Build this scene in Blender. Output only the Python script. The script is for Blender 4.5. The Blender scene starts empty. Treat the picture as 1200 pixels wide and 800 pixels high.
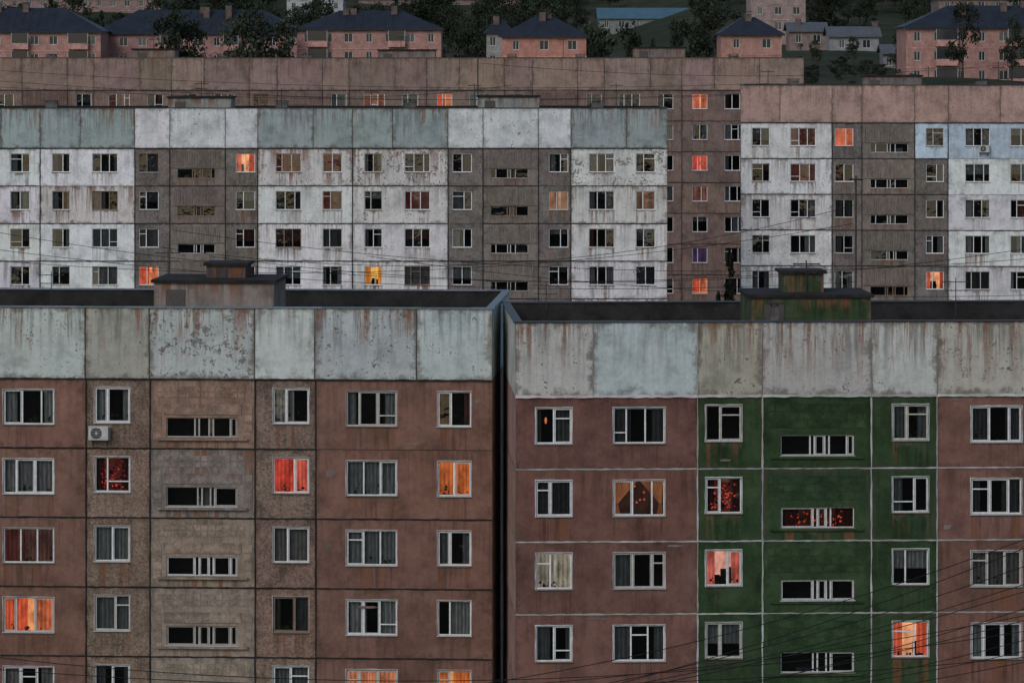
import bpy, math, random
from mathutils import Vector, Matrix
R=random.Random(7)
F=4365.0; ZC=38.0; HY=71.0
scene=bpy.context.scene
# ---------------------------------------------------------------- nodes
class NT:
    def __init__(s,name):
        s.m=bpy.data.materials.new(name); s.m.use_nodes=True
        s.t=s.m.node_tree; s.t.nodes.clear()
        s.out=s.t.nodes.new('ShaderNodeOutputMaterial')
    def n(s,typ,**k):
        x=s.t.nodes.new(typ)
        for a,b in k.items(): setattr(x,a,b)
        return x
    def set(s,inp,v):
        if hasattr(v,'is_output') : s.t.links.new(v,inp)
        else:
            if isinstance(v,(tuple,list)) and len(v)==3 and inp.type=='RGBA': v=(*v,1)
            inp.default_value=v
    def math(s,op,a,b=0.0,c=0.0,clamp=False):
        x=s.n('ShaderNodeMath',operation=op,use_clamp=clamp)
        s.set(x.inputs[0],a); s.set(x.inputs[1],b)
        return x.outputs[0]
    def mul(s,*a):
        r=a[0]
        for b in a[1:]: r=s.math('MULTIPLY',r,b)
        return r
    def mr(s,v,a,b,c,d,smooth=True):
        x=s.n('ShaderNodeMapRange',interpolation_type='SMOOTHSTEP' if smooth else 'LINEAR')
        s.set(x.inputs[0],v)
        for i,q in enumerate((a,b,c,d)): s.set(x.inputs[i+1],q)
        return x.outputs[0]
    def vm(s,op,a,b):
        x=s.n('ShaderNodeVectorMath',operation=op)
        s.set(x.inputs[0],a); s.set(x.inputs[1],b); return x.outputs[0]
    def noise(s,vec,scale,det=4,rough=.6):
        x=s.n('ShaderNodeTexNoise'); s.set(x.inputs['Vector'],vec)
        x.inputs['Scale'].default_value=scale; x.inputs['Detail'].default_value=det; x.inputs['Roughness'].default_value=rough
        return x.outputs[0]
    def mix(s,f,a,b,bt='MIX'):
        x=s.n('ShaderNodeMix',data_type='RGBA',blend_type=bt)
        s.set(x.inputs[0],f); s.set(x.inputs[6],a); s.set(x.inputs[7],b); return x.outputs[2]
    def scale(s,c,f):
        x=s.n('ShaderNodeVectorMath',operation='SCALE'); s.set(x.inputs[0],c); s.set(x.inputs[3],f); return x.outputs[0]
    def attr(s,nm):
        return s.n('ShaderNodeAttribute',attribute_name=nm)
    def bsdf(s,col,rough=.9,spec=.2,bump=None,bs=.3,bd=.02):
        b=s.n('ShaderNodeBsdfPrincipled'); s.set(b.inputs['Base Color'],col); s.set(b.inputs['Roughness'],rough)
        b.inputs['Specular IOR Level'].default_value=spec
        if bump is not None:
            k=s.n('ShaderNodeBump'); k.inputs['Strength'].default_value=bs; k.inputs['Distance'].default_value=bd
            s.t.links.new(bump,k.inputs['Height']); s.t.links.new(k.outputs[0],b.inputs['Normal'])
        s.t.links.new(b.outputs[0],s.out.inputs[0]); return b

def mat_panel():
    s=NT('weathered_concrete')
    pos=s.n('ShaderNodeTexCoord').outputs['Object']
    col=s.attr('Col').outputs['Color']
    sp=s.n('ShaderNodeSeparateXYZ'); s.set(sp.inputs[0],s.attr('Par').outputs['Vector']); peel,stain,peb=sp.outputs
    sz=s.n('ShaderNodeSeparateXYZ'); s.set(sz.inputs[0],s.attr('Siz').outputs['Vector']); w,h,rnd=sz.outputs
    uvn=s.n('ShaderNodeUVMap'); su=s.n('ShaderNodeSeparateXYZ'); s.set(su.inputs[0],uvn.outputs[0]); u,v,_=su.outputs
    off=s.n('ShaderNodeCombineXYZ')
    s.set(off.inputs[0],s.mul(rnd,91.0)); s.set(off.inputs[1],s.mul(rnd,57.0)); s.set(off.inputs[2],s.mul(rnd,23.0))
    p=s.vm('ADD',pos,off.outputs[0])
    du=s.mul(s.math('MINIMUM',u,s.math('SUBTRACT',1.0,u)),w)
    dt=s.mul(s.math('SUBTRACT',1.0,v),h)
    db=s.mul(v,h)
    e=s.math('MINIMUM',du,s.math('MINIMUM',dt,db))
    n1=s.noise(p,.7,6,.6); n2=s.noise(p,5.5,8,.75); n4=s.noise(p,1.7,7,.72)
    ps=s.vm('MULTIPLY',p,(1,1,.06)); n3=s.noise(ps,5,4,.6); n5=s.noise(s.vm('ADD',ps,(31,7,3)),2.6,5,.7)
    ee=s.mr(s.math('ADD',e,s.mul(s.math('SUBTRACT',n4,.46),1.6)),-.05,.3,0,1)
    big=s.mr(n1,.32,.68,.72,1.24,False)
    mid=s.mr(n4,.3,.7,.76,1.2,False)
    fine=s.mr(n2,.3,.7,.87,1.12,False)
    top=s.mr(dt,0,s.mul(h,.95),1,.15)
    st=s.mul(s.mr(n3,.46,.64,0,1),stain,top)
    stm=s.math('SUBTRACT',1.0,s.mul(st,.52))
    em=s.mr(ee,0,1,.74,1,False)
    vor=s.n('ShaderNodeTexVoronoi'); s.set(vor.inputs['Vector'],p); vor.inputs['Scale'].default_value=17
    vs=s.n('ShaderNodeSeparateColor'); s.set(vs.inputs[0],vor.outputs['Color'])
    pm=s.math('ADD',1.0,s.mul(s.math('SUBTRACT',vs.outputs[0],.5),.9,peb))
    f=s.mul(big,mid,fine,stm,em,pm)
    c=s.scale(col,f)
    gm=s.mul(s.mr(s.math('ADD',s.mul(n1,.5),s.mul(n4,.5)),.5,.62,0,1),stain)
    c=s.mix(s.mul(gm,.42),c,s.mix(.5,s.scale(col,.6),(.15,.115,.085)))
    ed=s.mul(s.math('SUBTRACT',1.0,ee),s.mr(stain,.3,.8,0,.65))
    c=s.mix(ed,c,(.16,.125,.095))
    pv=s.math('ADD',s.math('ADD',s.mul(n2,.5),s.mul(n4,.5)),
        s.math('ADD',s.mul(s.math('SUBTRACT',peel,.5),.34),s.mul(s.math('SUBTRACT',1.0,ee),.05)))
    pk=s.mr(pv,.565,.60,0,1)
    c=s.mix(s.mul(pk,.75),c,(.12,.105,.095))
    n6=s.noise(p,11,3,.6)
    pit=s.mul(s.mr(n6,.58,.63,0,1),s.mr(n4,.45,.6,0,1),s.mr(peel,.3,.5,0,1))
    c=s.mix(s.mul(pit,.75),c,(.05,.042,.036))
    rk=s.mul(s.mr(n5,.50,.59,0,1),s.mr(stain,.42,.82,0,1),s.mr(dt,0,s.mul(h,s.mr(n1,.35,.65,.4,1.2)),1,0),s.mr(n2,.35,.55,.55,1))
    c=s.mix(s.mul(rk,.85),c,(.185,.08,.04))
    hgt=s.math('SUBTRACT',s.math('ADD',n2,s.mul(vs.outputs[1],peb,.6)),s.mul(pk,.6))
    s.bsdf(c,.92,.15,hgt,.4,.03); return s.m
def mat_paint():
    s=NT('frame_paint'); pos=s.n('ShaderNodeTexCoord').outputs['Object']
    n=s.noise(pos,6,4,.6)
    s.bsdf(s.scale(s.attr('Col').outputs['Color'],s.mr(n,.3,.7,.78,1.1,False)),.55,.3); return s.m
def mat_glass():
    s=NT('window_glass')
    tr=s.n('ShaderNodeBsdfTransparent'); tr.inputs[0].default_value=(.86,.89,.89,1)
    gl=s.n('ShaderNodeBsdfGlossy'); gl.inputs['Roughness'].default_value=.03
    pos=s.n('ShaderNodeTexCoord').outputs['Object']; b=s.n('ShaderNodeBump'); b.inputs['Strength'].default_value=.25; b.inputs['Distance'].default_value=.04
    s.set(b.inputs['Height'],s.noise(pos,1.5,2,.5)); s.t.links.new(b.outputs[0],gl.inputs['Normal'])
    fr=s.n('ShaderNodeFresnel'); fr.inputs[0].default_value=1.5
    mx=s.n('ShaderNodeMixShader'); s.set(mx.inputs[0],s.math('MULTIPLY',fr.outputs[0],1.6,clamp=True))
    s.t.links.new(tr.outputs[0],mx.inputs[1]); s.t.links.new(gl.outputs[0],mx.inputs[2]); s.t.links.new(mx.outputs[0],s.out.inputs[0]); return s.m
def mat_cloth():
    s=NT('curtain_fabric'); pos=s.n('ShaderNodeTexCoord').outputs['Object']
    n=s.noise(s.vm('MULTIPLY',pos,(1,1,.3)),9,4,.6)
    s.bsdf(s.scale(s.attr('Col').outputs['Color'],s.mr(n,.3,.7,.6,1.2,False)),.9,.05); return s.m
def mat_lit():
    s=NT('glowing_fabric'); pos=s.n('ShaderNodeTexCoord').outputs['Object']
    n=s.noise(s.vm('MULTIPLY',pos,(1,1,.6)),2.2,5,.65)
    e=s.n('ShaderNodeEmission'); s.set(e.inputs[0],s.attr('Col').outputs['Color']); s.set(e.inputs[1],s.mr(n,.32,.68,.35,1.3,False))  # fabric and room walls glow by emission in place of room lighting
    s.t.links.new(e.outputs[0],s.out.inputs[0]); return s.m
def mat_simple(name,col,rough=.8,spec=.2,var=.25,scale=3.0,bump=.0):
    s=NT(name); pos=s.n('ShaderNodeTexCoord').outputs['Object']; n=s.noise(pos,scale,5,.65)
    rgb=s.n('ShaderNodeRGB'); rgb.outputs[0].default_value=(*col,1)
    c=s.scale(rgb.outputs[0],s.mr(n,.3,.7,1-var,1+var,False))
    s.bsdf(c,rough,spec,n if bump else None,bump,.03); return s.m
def mat_leaf():
    s=NT('foliage'); pos=s.n('ShaderNodeTexCoord').outputs['Object']
    oi=s.n('ShaderNodeObjectInfo').outputs['Random']
    n=s.noise(pos,2.2,3,.6)
    c=s.mix(s.mr(n,.35,.65,0,1),(.018,.027,.02),(.06,.074,.045))
    c=s.scale(c,s.mr(oi,0,1,.5,1.15,False)); s.bsdf(c,.85,.1); return s.m
PANEL=mat_panel(); PAINT=mat_paint(); GLASS=mat_glass(); CLOTH=mat_cloth(); LIT=mat_lit(); LEAF=mat_leaf()
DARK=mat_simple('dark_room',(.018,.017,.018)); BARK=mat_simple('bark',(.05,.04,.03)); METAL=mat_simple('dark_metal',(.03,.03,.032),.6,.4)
CABLE=mat_simple('cable_rubber',(.010,.010,.011),.7); ROOFM=mat_simple('dark_roof_sheet',(.020,.026,.036),.6,.3,.3,.6)
# ---------------------------------------------------------------- accumulators
class Acc:
    def __init__(s): s.v=[];s.f=[];s.col=[];s.par=[];s.siz=[];s.uv=[]
    def face(s,pts,col=(.5,.5,.5),par=(0,0,0),siz=(3,3,.5),uvs=None):
        i=len(s.v); s.v+=[tuple(p) for p in pts]; s.f.append(tuple(range(i,i+len(pts))))
        s.col.append(col);s.par.append(par);s.siz.append(siz)
        s.uv.append(uvs or [(0.5,.5)]*len(pts))
    def box(s,x0,x1,y0,y1,z0,z1,col=(.5,.5,.5),par=(0,0,0),T=None,rnd=None):
        T=T or (lambda a,b,c:(a,b,c)); r=R.random() if rnd is None else rnd
        q=[((x0,y0,z0),(x1,y0,z0),(x1,y0,z1),(x0,y0,z1),x1-x0,z1-z0),((x1,y1,z0),(x0,y1,z0),(x0,y1,z1),(x1,y1,z1),x1-x0,z1-z0),
           ((x0,y1,z0),(x0,y0,z0),(x0,y0,z1),(x0,y1,z1),y1-y0,z1-z0),((x1,y0,z0),(x1,y1,z0),(x1,y1,z1),(x1,y0,z1),y1-y0,z1-z0),
           ((x0,y0,z1),(x1,y0,z1),(x1,y1,z1),(x0,y1,z1),x1-x0,y1-y0),((x0,y1,z0),(x1,y1,z0),(x1,y0,z0),(x0,y0,z0),x1-x0,y1-y0)]
        for a,b,c,d,w,h in q:
            s.face([T(*a),T(*b),T(*c),T(*d)],col,par,(abs(w),abs(h),r),[(0,0),(1,0),(1,1),(0,1)])
    def obj(s,name,mat,parent=None):
        if not s.f: return None
        me=bpy.data.meshes.new(name); me.from_pydata(s.v,[],s.f)
        n=[len(f) for f in s.f]
        def put(nm,arr,typ='FLOAT_VECTOR'):
            a=me.attributes.new(nm,typ,'CORNER'); out=[]
            for k,c in zip(n,arr):
                out+= list(c)*k
            a.data.foreach_set('vector',out)
        put('Col',s.col);put('Par',s.par);put('Siz',s.siz)
        uv=me.uv_layers.new(name='UVMap'); uv.data.foreach_set('uv',[q for f in s.uv for c in f for q in c])
        me.materials.append(mat); me.update()
        o=bpy.data.objects.new(name,me); scene.collection.objects.link(o)
        if parent: o.parent=parent
        return o
def empty(name,loc=(0,0,0),rz=0):
    e=bpy.data.objects.new(name,None); scene.collection.objects.link(e); e.location=loc; e.rotation_euler=(0,0,rz); e.empty_display_size=.5; return e
def jit(c,a=.08):
    k=1+R.uniform(-a,a); return tuple(max(0,x*k*(1+R.uniform(-a,a)*.35)) for x in c)

# ---------------------------------------------------------------- building kit
class Block:
    def __init__(s,px0,D,top_y,rot,name='apartment_block',near=True,depth=12.0,side='L'):
        s.D=D; s.sc=F/D; s.rot=rot; s.ox=(px0-600)/s.sc; s.oy=D; s.near=near; s.depth=depth
        s.ztop=ZC-(top_y-HY)/s.sc
        s.e=empty(name,(s.ox,s.oy,0),rot)
        s.P=Acc();s.Fm=Acc();s.G=Acc();s.C=Acc();s.L=Acc();s.I=Acc();s.Rf=Acc()
    def X(s,px):
        p=(px-600)/F; return (p*s.oy-s.ox)/(math.cos(s.rot)-p*math.sin(s.rot))
    def M(s,px): return px/s.sc
    def panel(s,x0,x1,z0,z1,holes,col,par,T=None,g=.012,out=0.0,th=.05,reveal=.2):
        T=T or (lambda a,b,c:(a,b,c)); r=R.random(); y=R.uniform(-.006,.006)-out
        a0,a1,b0,b1=x0+g+R.uniform(0,.008),x1-g-R.uniform(0,.008),z0+g,z1-g
        w,h=a1-a0,b1-b0; siz=(w,h,r)
        def uv(x,z): return ((x-a0)/w,(z-b0)/h)
        xs=sorted({a0,a1,*[q for H in holes for q in H[:2]]}); zs=sorted({b0,b1,*[q for H in holes for q in H[2:4]]})
        for i in range(len(xs)-1):
            for j in range(len(zs)-1):
                cx=(xs[i]+xs[i+1])/2;cz=(zs[j]+zs[j+1])/2
                if any(H[0]<cx<H[1] and H[2]<cz<H[3] for H in holes): continue
                q=[(xs[i],zs[j]),(xs[i+1],zs[j]),(xs[i+1],zs[j+1]),(xs[i],zs[j+1])]
                und=[H for H in holes if H[0]<cx<H[1] and cz<H[2]]
                if und:   # rain runs off the sill: measure the staining from the sill downwards
                    dz=(b1-und[0][2])
                    s.P.face([T(a,y,b) for a,b in q],col,(par[0],min(1,par[1]*1.4+.08),par[2]),siz,[(uv(a,b)[0],uv(a,b)[1]+dz/h) for a,b in q])
                else:
                    s.P.face([T(a,y,b) for a,b in q],col,par,siz,[uv(a,b) for a,b in q])
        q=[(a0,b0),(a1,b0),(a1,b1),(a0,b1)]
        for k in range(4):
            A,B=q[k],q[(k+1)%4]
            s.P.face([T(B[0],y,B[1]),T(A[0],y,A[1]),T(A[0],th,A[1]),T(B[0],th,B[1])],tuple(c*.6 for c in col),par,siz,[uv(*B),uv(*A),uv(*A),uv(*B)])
        for H in holes:
            q=[(H[0],H[2]),(H[0],H[3]),(H[1],H[3]),(H[1],H[2])]
            for k in range(4):
                A,B=q[k],q[(k+1)%4]
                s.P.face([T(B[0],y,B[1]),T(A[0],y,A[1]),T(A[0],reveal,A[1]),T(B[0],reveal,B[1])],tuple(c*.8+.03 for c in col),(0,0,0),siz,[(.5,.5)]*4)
        return y
    def ribbon(s,ax,a0,a1,c,col,w=(.03,.06),y=-.014,step=.22,T=None,par=(.1,0,0)):
        T=T or (lambda a,b,d:(a,b,d))
        n=max(2,int((a1-a0)/step)); ts=[a0+(a1-a0)*i/n for i in range(n+1)]
        lo=[c-R.uniform(*w) for _ in ts]; hi=[c+R.uniform(*w) for _ in ts]; yy=y+R.uniform(-.003,.003)
        r=R.random()
        for i in range(n):
            if ax=='h': q=[(ts[i],lo[i]),(ts[i+1],lo[i+1]),(ts[i+1],hi[i+1]),(ts[i],hi[i])]
            else: q=[(lo[i],ts[i]),(hi[i],ts[i]),(hi[i+1],ts[i+1]),(lo[i+1],ts[i+1])]
            s.P.face([T(a,yy,b) for a,b in q],col,par,(3,3,r),[(.5,.5)]*4)
    def blotch(s,x,z,w,h,col,y=-.017):
        n=15; pts=[]
        for k in range(n):
            a=k*2*math.pi/n; q=R.uniform(.6,1.1); pts.append((x+w*q*math.cos(a),y+R.uniform(-.001,.001),z+h*q*math.sin(a)))
        s.P.face(pts,col,(.3,.2,.2),(3,3,R.random()),[(.5,.5)]*n)
    def curtain(s,acc,x0,x1,z0,z1,y,col,amp=.03,wl=.16,n=None,grad=0):
        n=n or (max(4,int((x1-x0)/.045)) if s.near else max(2,int((x1-x0)/.2))); ph=R.random()*6
        pr=None
        for i in range(n+1):
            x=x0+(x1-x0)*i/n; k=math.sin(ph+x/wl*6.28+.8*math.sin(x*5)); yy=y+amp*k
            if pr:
                kk=.7+.3*(k+pr[2])/2  # fold shading put into the colour: tone follows fold depth
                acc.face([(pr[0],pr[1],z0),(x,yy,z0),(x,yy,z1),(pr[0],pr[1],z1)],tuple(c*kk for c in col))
            pr=(x,yy,k)
    def window(s,x0,x1,z0,z1,kind='w',lit=None,fcol=None):
        w,h=x1-x0,z1-z0; near=s.near
        fc=fcol or R.choice([(.76,.78,.79),(.7,.72,.73),(.78,.79,.8),(.55,.54,.5),(.24,.17,.13) if R.random()<.3 else (.72,.74,.75)])
        fw=.05 if near else .055
        if kind=='l': fw=.035; fc=R.choice([(.6,.6,.59),(.42,.4,.37),(.62,.62,.62),(.24,.17,.13)])
        ya,yb=.07,.15
        B=lambda a,b,c,d,y0=ya,y1=yb,cc=fc:s.Fm.box(a,b,y0,y1,c,d,cc)
        B(x0,x1,z1-fw,z1);B(x0,x1,z0,z0+fw);B(x0,x0+fw,z0+fw,z1-fw);B(x1-fw,x1,z0+fw,z1-fw)
        panes=[]
        if kind=='l':
            fr=R.choice([[0,.44,.5,.62,.68,1.0],[0,.14,.45,.53,.66,1.0],[0,.4,.46,.6,.66,.9,1.0]])
            for i in range(len(fr)-1):
                a,b=x0+w*fr[i],x0+w*fr[i+1]; panes.append((a,b,z0,z1))
                if i: B(a-.03,a+.03,z0+fw,z1-fw,ya-.004,yb-.01)
        else:
            if w>1.7: fr=R.choice([[0,.34,.67,1],[0,.25,.62,1],[0,.33,.66,1],[0,.37,.75,1]])
            else: fr=R.choice([[0,.4,1],[0,.6,1],[0,.5,1],[0,.36,1]])
            for i in range(len(fr)-1):
                a,b=x0+w*fr[i],x0+w*fr[i+1]; panes.append((a,b,z0,z1))
                if i: B(a-.03,a+.03,z0+fw,z1-fw,ya-.004,yb-.01)
            if R.random()<.4:
                k=R.randrange(len(panes)); a,b,_,_=panes[k]; zt=z1-h*R.choice([.28,.3,.7])
                B(a+.035,b-.035,zt-.022,zt+.022,ya-.002,yb-.012)
        if near:
            for a,b,c,d in panes:
                if R.random()<.6:
                    a2,b2,c2,d2=a+.045,b-.045,c+fw+.002,d-fw-.002; t=.028; cc=tuple(q*.85 for q in fc)
                    if b2-a2<.15: continue
                    B(a2,b2,d2-t,d2,ya-.012,yb-.02,cc);B(a2,b2,c2,c2+t,ya-.012,yb-.02,cc);B(a2,a2+t,c2+t,d2-t,ya-.012,yb-.02,cc);B(b2-t,b2,c2+t,d2-t,ya-.012,yb-.02,cc)
        for a,b,c,d in panes:
            # panes lean back a few millimetres, so each picks up a different bit of sky
            t1=R.uniform(-.006,.006); t2=R.choice([R.uniform(-.006,.006),R.uniform(.0,.03)*h,R.uniform(.0,.05)*h])
            s.G.face([(a+.03,.1+t1,c+.03),(b-.03,.1-t1,c+.03),(b-.03,.1-t1+t2,d-.03),(a+.03,.1+t1+t2,d-.03)])
        sc=R.choice([(.5,.52,.53),(.36,.37,.37),(.22,.19,.16)])
        if kind!='l' or near: s.Fm.box(x0-.04,x1+.04,-.07 if near else -.05,.1,z0-.03,z0-.001,sc)
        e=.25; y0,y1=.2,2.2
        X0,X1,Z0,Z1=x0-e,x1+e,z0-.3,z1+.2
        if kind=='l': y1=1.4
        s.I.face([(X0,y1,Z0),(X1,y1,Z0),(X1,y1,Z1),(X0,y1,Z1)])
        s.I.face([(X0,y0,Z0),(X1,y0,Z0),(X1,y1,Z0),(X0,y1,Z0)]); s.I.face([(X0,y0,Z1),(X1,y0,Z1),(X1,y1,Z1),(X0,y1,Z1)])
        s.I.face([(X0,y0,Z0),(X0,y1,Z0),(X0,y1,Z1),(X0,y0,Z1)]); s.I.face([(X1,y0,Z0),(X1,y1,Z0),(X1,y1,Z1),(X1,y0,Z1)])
        yc=.3
        if lit:
            main,side,mode=lit
            if mode!='lamp':
                s.L.face([(X0+.01,1.3,Z0+.01),(X1-.01,1.3,Z0+.01),(X1-.01,1.3,Z1-.01),(X0+.01,1.3,Z1-.01)],main)  # back wall glows by itself, standing in for a lit room
            if mode=='full':
                m=x0+w*R.uniform(.36,.6); gp=R.uniform(.0,.16)*w
                k3=(1.1,1.7,1.7) if side[1]<.2*side[0]+.02 else (1.1,1.1,1.05)
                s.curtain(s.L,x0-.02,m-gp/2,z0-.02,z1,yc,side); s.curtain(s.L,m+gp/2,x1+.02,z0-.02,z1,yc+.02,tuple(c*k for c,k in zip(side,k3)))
            elif mode=='sides':
                s.curtain(s.L,x0-.02,x0+w*R.uniform(.2,.36),z0-.02,z1,yc,side); s.curtain(s.L,x1-w*R.uniform(.18,.36),x1+.02,z0-.02,z1,yc,side)
                for _ in range(4):
                    a=R.uniform(x0,x1-.3); b=a+R.uniform(.15,.4); zz=z0+R.uniform(.2,.6); s.I.face([(a,1.1,Z0),(b,1.1,Z0),(b,1.1,zz),(a,1.1,zz)])
            elif mode=='flowers':
                s.curtain(s.C,x0-.02,x0+w*.25,z0,z1,yc,(.12,.03,.03)); s.curtain(s.C,x1-w*.25,x1,z0,z1,yc,(.12,.03,.03))
                for _ in range(44):
                    a=R.uniform(x0+.15*w,x1-.15*w);b=z0+(.1+abs(R.gauss(.3,.25)))*h; r=R.uniform(.015,.055)
                    if b>z1-.12: continue
                    yy=R.uniform(.25,.29); aa=R.random()*3
                    s.L.face([(a+r*math.cos(aa+k*1.26)*R.uniform(.5,1.2),yy,b+r*math.sin(aa+k*1.26)*R.uniform(.5,1.2)) for k in range(5)],tuple(q*R.uniform(.4,1) for q in side))  # petals carry the same added glow
                for _ in range(34):
                    a=R.uniform(x0+.1,x1-.1);b=z0+abs(R.gauss(.3,.3))*h*.9; r=R.uniform(.05,.13); yy=R.uniform(.35,.5);aa=R.random()*3
                    if b>z1-.1: continue
                    s.I.face([(a+r*math.cos(aa+k*1.57)*R.uniform(.3,1.2),yy,b+r*math.sin(aa+k*1.57)*R.uniform(.3,1.2)) for k in range(4)])
            elif mode=='swag':
                n=22
                for sd in (-1,1):
                    cx=(x0+x1)/2; bx=cx+sd*w*.45
                    for i in range(n):
                        t0,t1=i/n,(i+1)/n
                        xa,xb=cx+sd*w*.48*t0,cx+sd*w*.48*t1
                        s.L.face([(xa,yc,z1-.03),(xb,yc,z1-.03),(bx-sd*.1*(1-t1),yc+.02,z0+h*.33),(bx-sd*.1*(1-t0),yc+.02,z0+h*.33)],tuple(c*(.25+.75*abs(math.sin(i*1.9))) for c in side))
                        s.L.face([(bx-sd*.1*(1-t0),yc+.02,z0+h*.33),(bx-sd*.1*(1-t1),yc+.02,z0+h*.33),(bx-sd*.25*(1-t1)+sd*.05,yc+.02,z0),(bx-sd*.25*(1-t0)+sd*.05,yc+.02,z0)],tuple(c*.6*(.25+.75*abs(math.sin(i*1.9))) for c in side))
                for _ in range(8):
                    a=cx+R.uniform(-.3,.3); b=z0+R.uniform(.3,.8)*h; r=.05; s.L.face([(a+r*math.cos(k*1.26),.6,b+r*math.sin(k*1.26)) for k in range(5)],(.5,.1,.05))
            elif mode=='lamp':
                cx,cz=x0+w*.3,z0+h*.6
                s.L.face([(cx+.05*math.cos(j*1.05),.7,cz+.14*math.sin(j*1.05)) for j in range(6)],main)
                s.curtain(s.C,x0-.02,x0+w*.16,z0,z1,yc,(.1,.09,.085)); s.curtain(s.C,x1-w*.45,x1,z0,z1,yc,(.16,.16,.16))
            if mode in('full','sides') and near:
                for _ in range(16):
                    a=R.uniform(x0+.1,x1-.1);b=z0+.03+abs(R.gauss(.08,.1)); r=R.uniform(.03,.09); aa=R.random()*3
                    s.I.face([(a+r*math.cos(aa+k*1.57)*R.uniform(.3,1.2),.24,b+r*math.sin(aa+k*1.57)*R.uniform(.3,1.2)) for k in range(4)])
            return
        g=R.choice([(.34,.35,.36),(.44,.45,.45),(.22,.23,.24),(.36,.34,.33),(.4,.43,.43),(.12,.12,.13),(.2,.08,.07),(.5,.5,.5)])
        if not near: g=tuple(q*.6 for q in g)
        if kind=='l':
            for i in (1,2,3):
                if R.random()<.3 and i<len(panes) and panes[i][1]-panes[i][0]<.6: a,b,_,_=panes[i]; s.curtain(s.C,a,b,z0,z1,.3,(.25,.25,.24))
            if R.random()<.4:
                a=R.uniform(x0,x1-.8); s.C.box(a,a+R.uniform(.3,.8),.6,.9,z0-.2,z0+R.uniform(.1,.35),R.choice([(.12,.08,.05),(.15,.15,.15),(.05,.07,.1)]))
            return
        k=R.random()
        if k<.4:
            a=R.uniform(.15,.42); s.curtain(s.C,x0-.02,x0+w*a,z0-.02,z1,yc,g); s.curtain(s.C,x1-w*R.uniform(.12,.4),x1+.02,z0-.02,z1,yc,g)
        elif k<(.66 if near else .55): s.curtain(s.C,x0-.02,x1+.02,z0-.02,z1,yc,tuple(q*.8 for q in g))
        elif k<.76: s.curtain(s.C,x0-.02,x1+.02,z0+h*R.uniform(.3,.7),z1,yc,g)
        elif k<.92:
            if R.random()<.5: s.curtain(s.C,x0-.02,x0+w*R.uniform(.3,.65),z0-.02,z1,yc,g)
            else: s.curtain(s.C,x1-w*R.uniform(.3,.65),x1+.02,z0-.02,z1,yc,g)
        if near and R.random()<.45:
            for _ in range(10):
                a=R.uniform(x0+.1,x1-.1);b=z0+.05+abs(R.gauss(.12,.12)); r=R.uniform(.04,.1); aa=R.random()*3
                s.C.face([(a+r*math.cos(aa+k*1.57)*R.uniform(.3,1.2),.24,b+r*math.sin(aa+k*1.57)*R.uniform(.3,1.2)) for k in range(4)],(.04,.06,.03))
    def build(s,cols,attic,att_px,fl_px,nfl,wz,lits,seamc,attcol=None,trim=None,sidecol=(.2,.1,.09),capcol=(.05,.06,.065),base=True,sidespar=(.2,.4,0),colfn=None,ribstyle='v',pent=[],seamw=(.02,.045),gapcol=(.05,.045,.045),botseam=None,attseam=(.06,.055,.05)):
        xs0,xs1=s.X(cols[0][0]),s.X(cols[-1][1]); s.x0,s.x1=xs0,xs1
        zt=s.ztop; za=zt-s.M(att_px); fh=s.M(fl_px); zb=za-fh*nfl; s.zb=zb; s.za=za; s.fh=fh
        for (a,b,c,par) in attic:
            s.panel(s.X(a),s.X(b),za+.02,zt,[],jit(c,.06),par,out=.05,th=.1)
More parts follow.
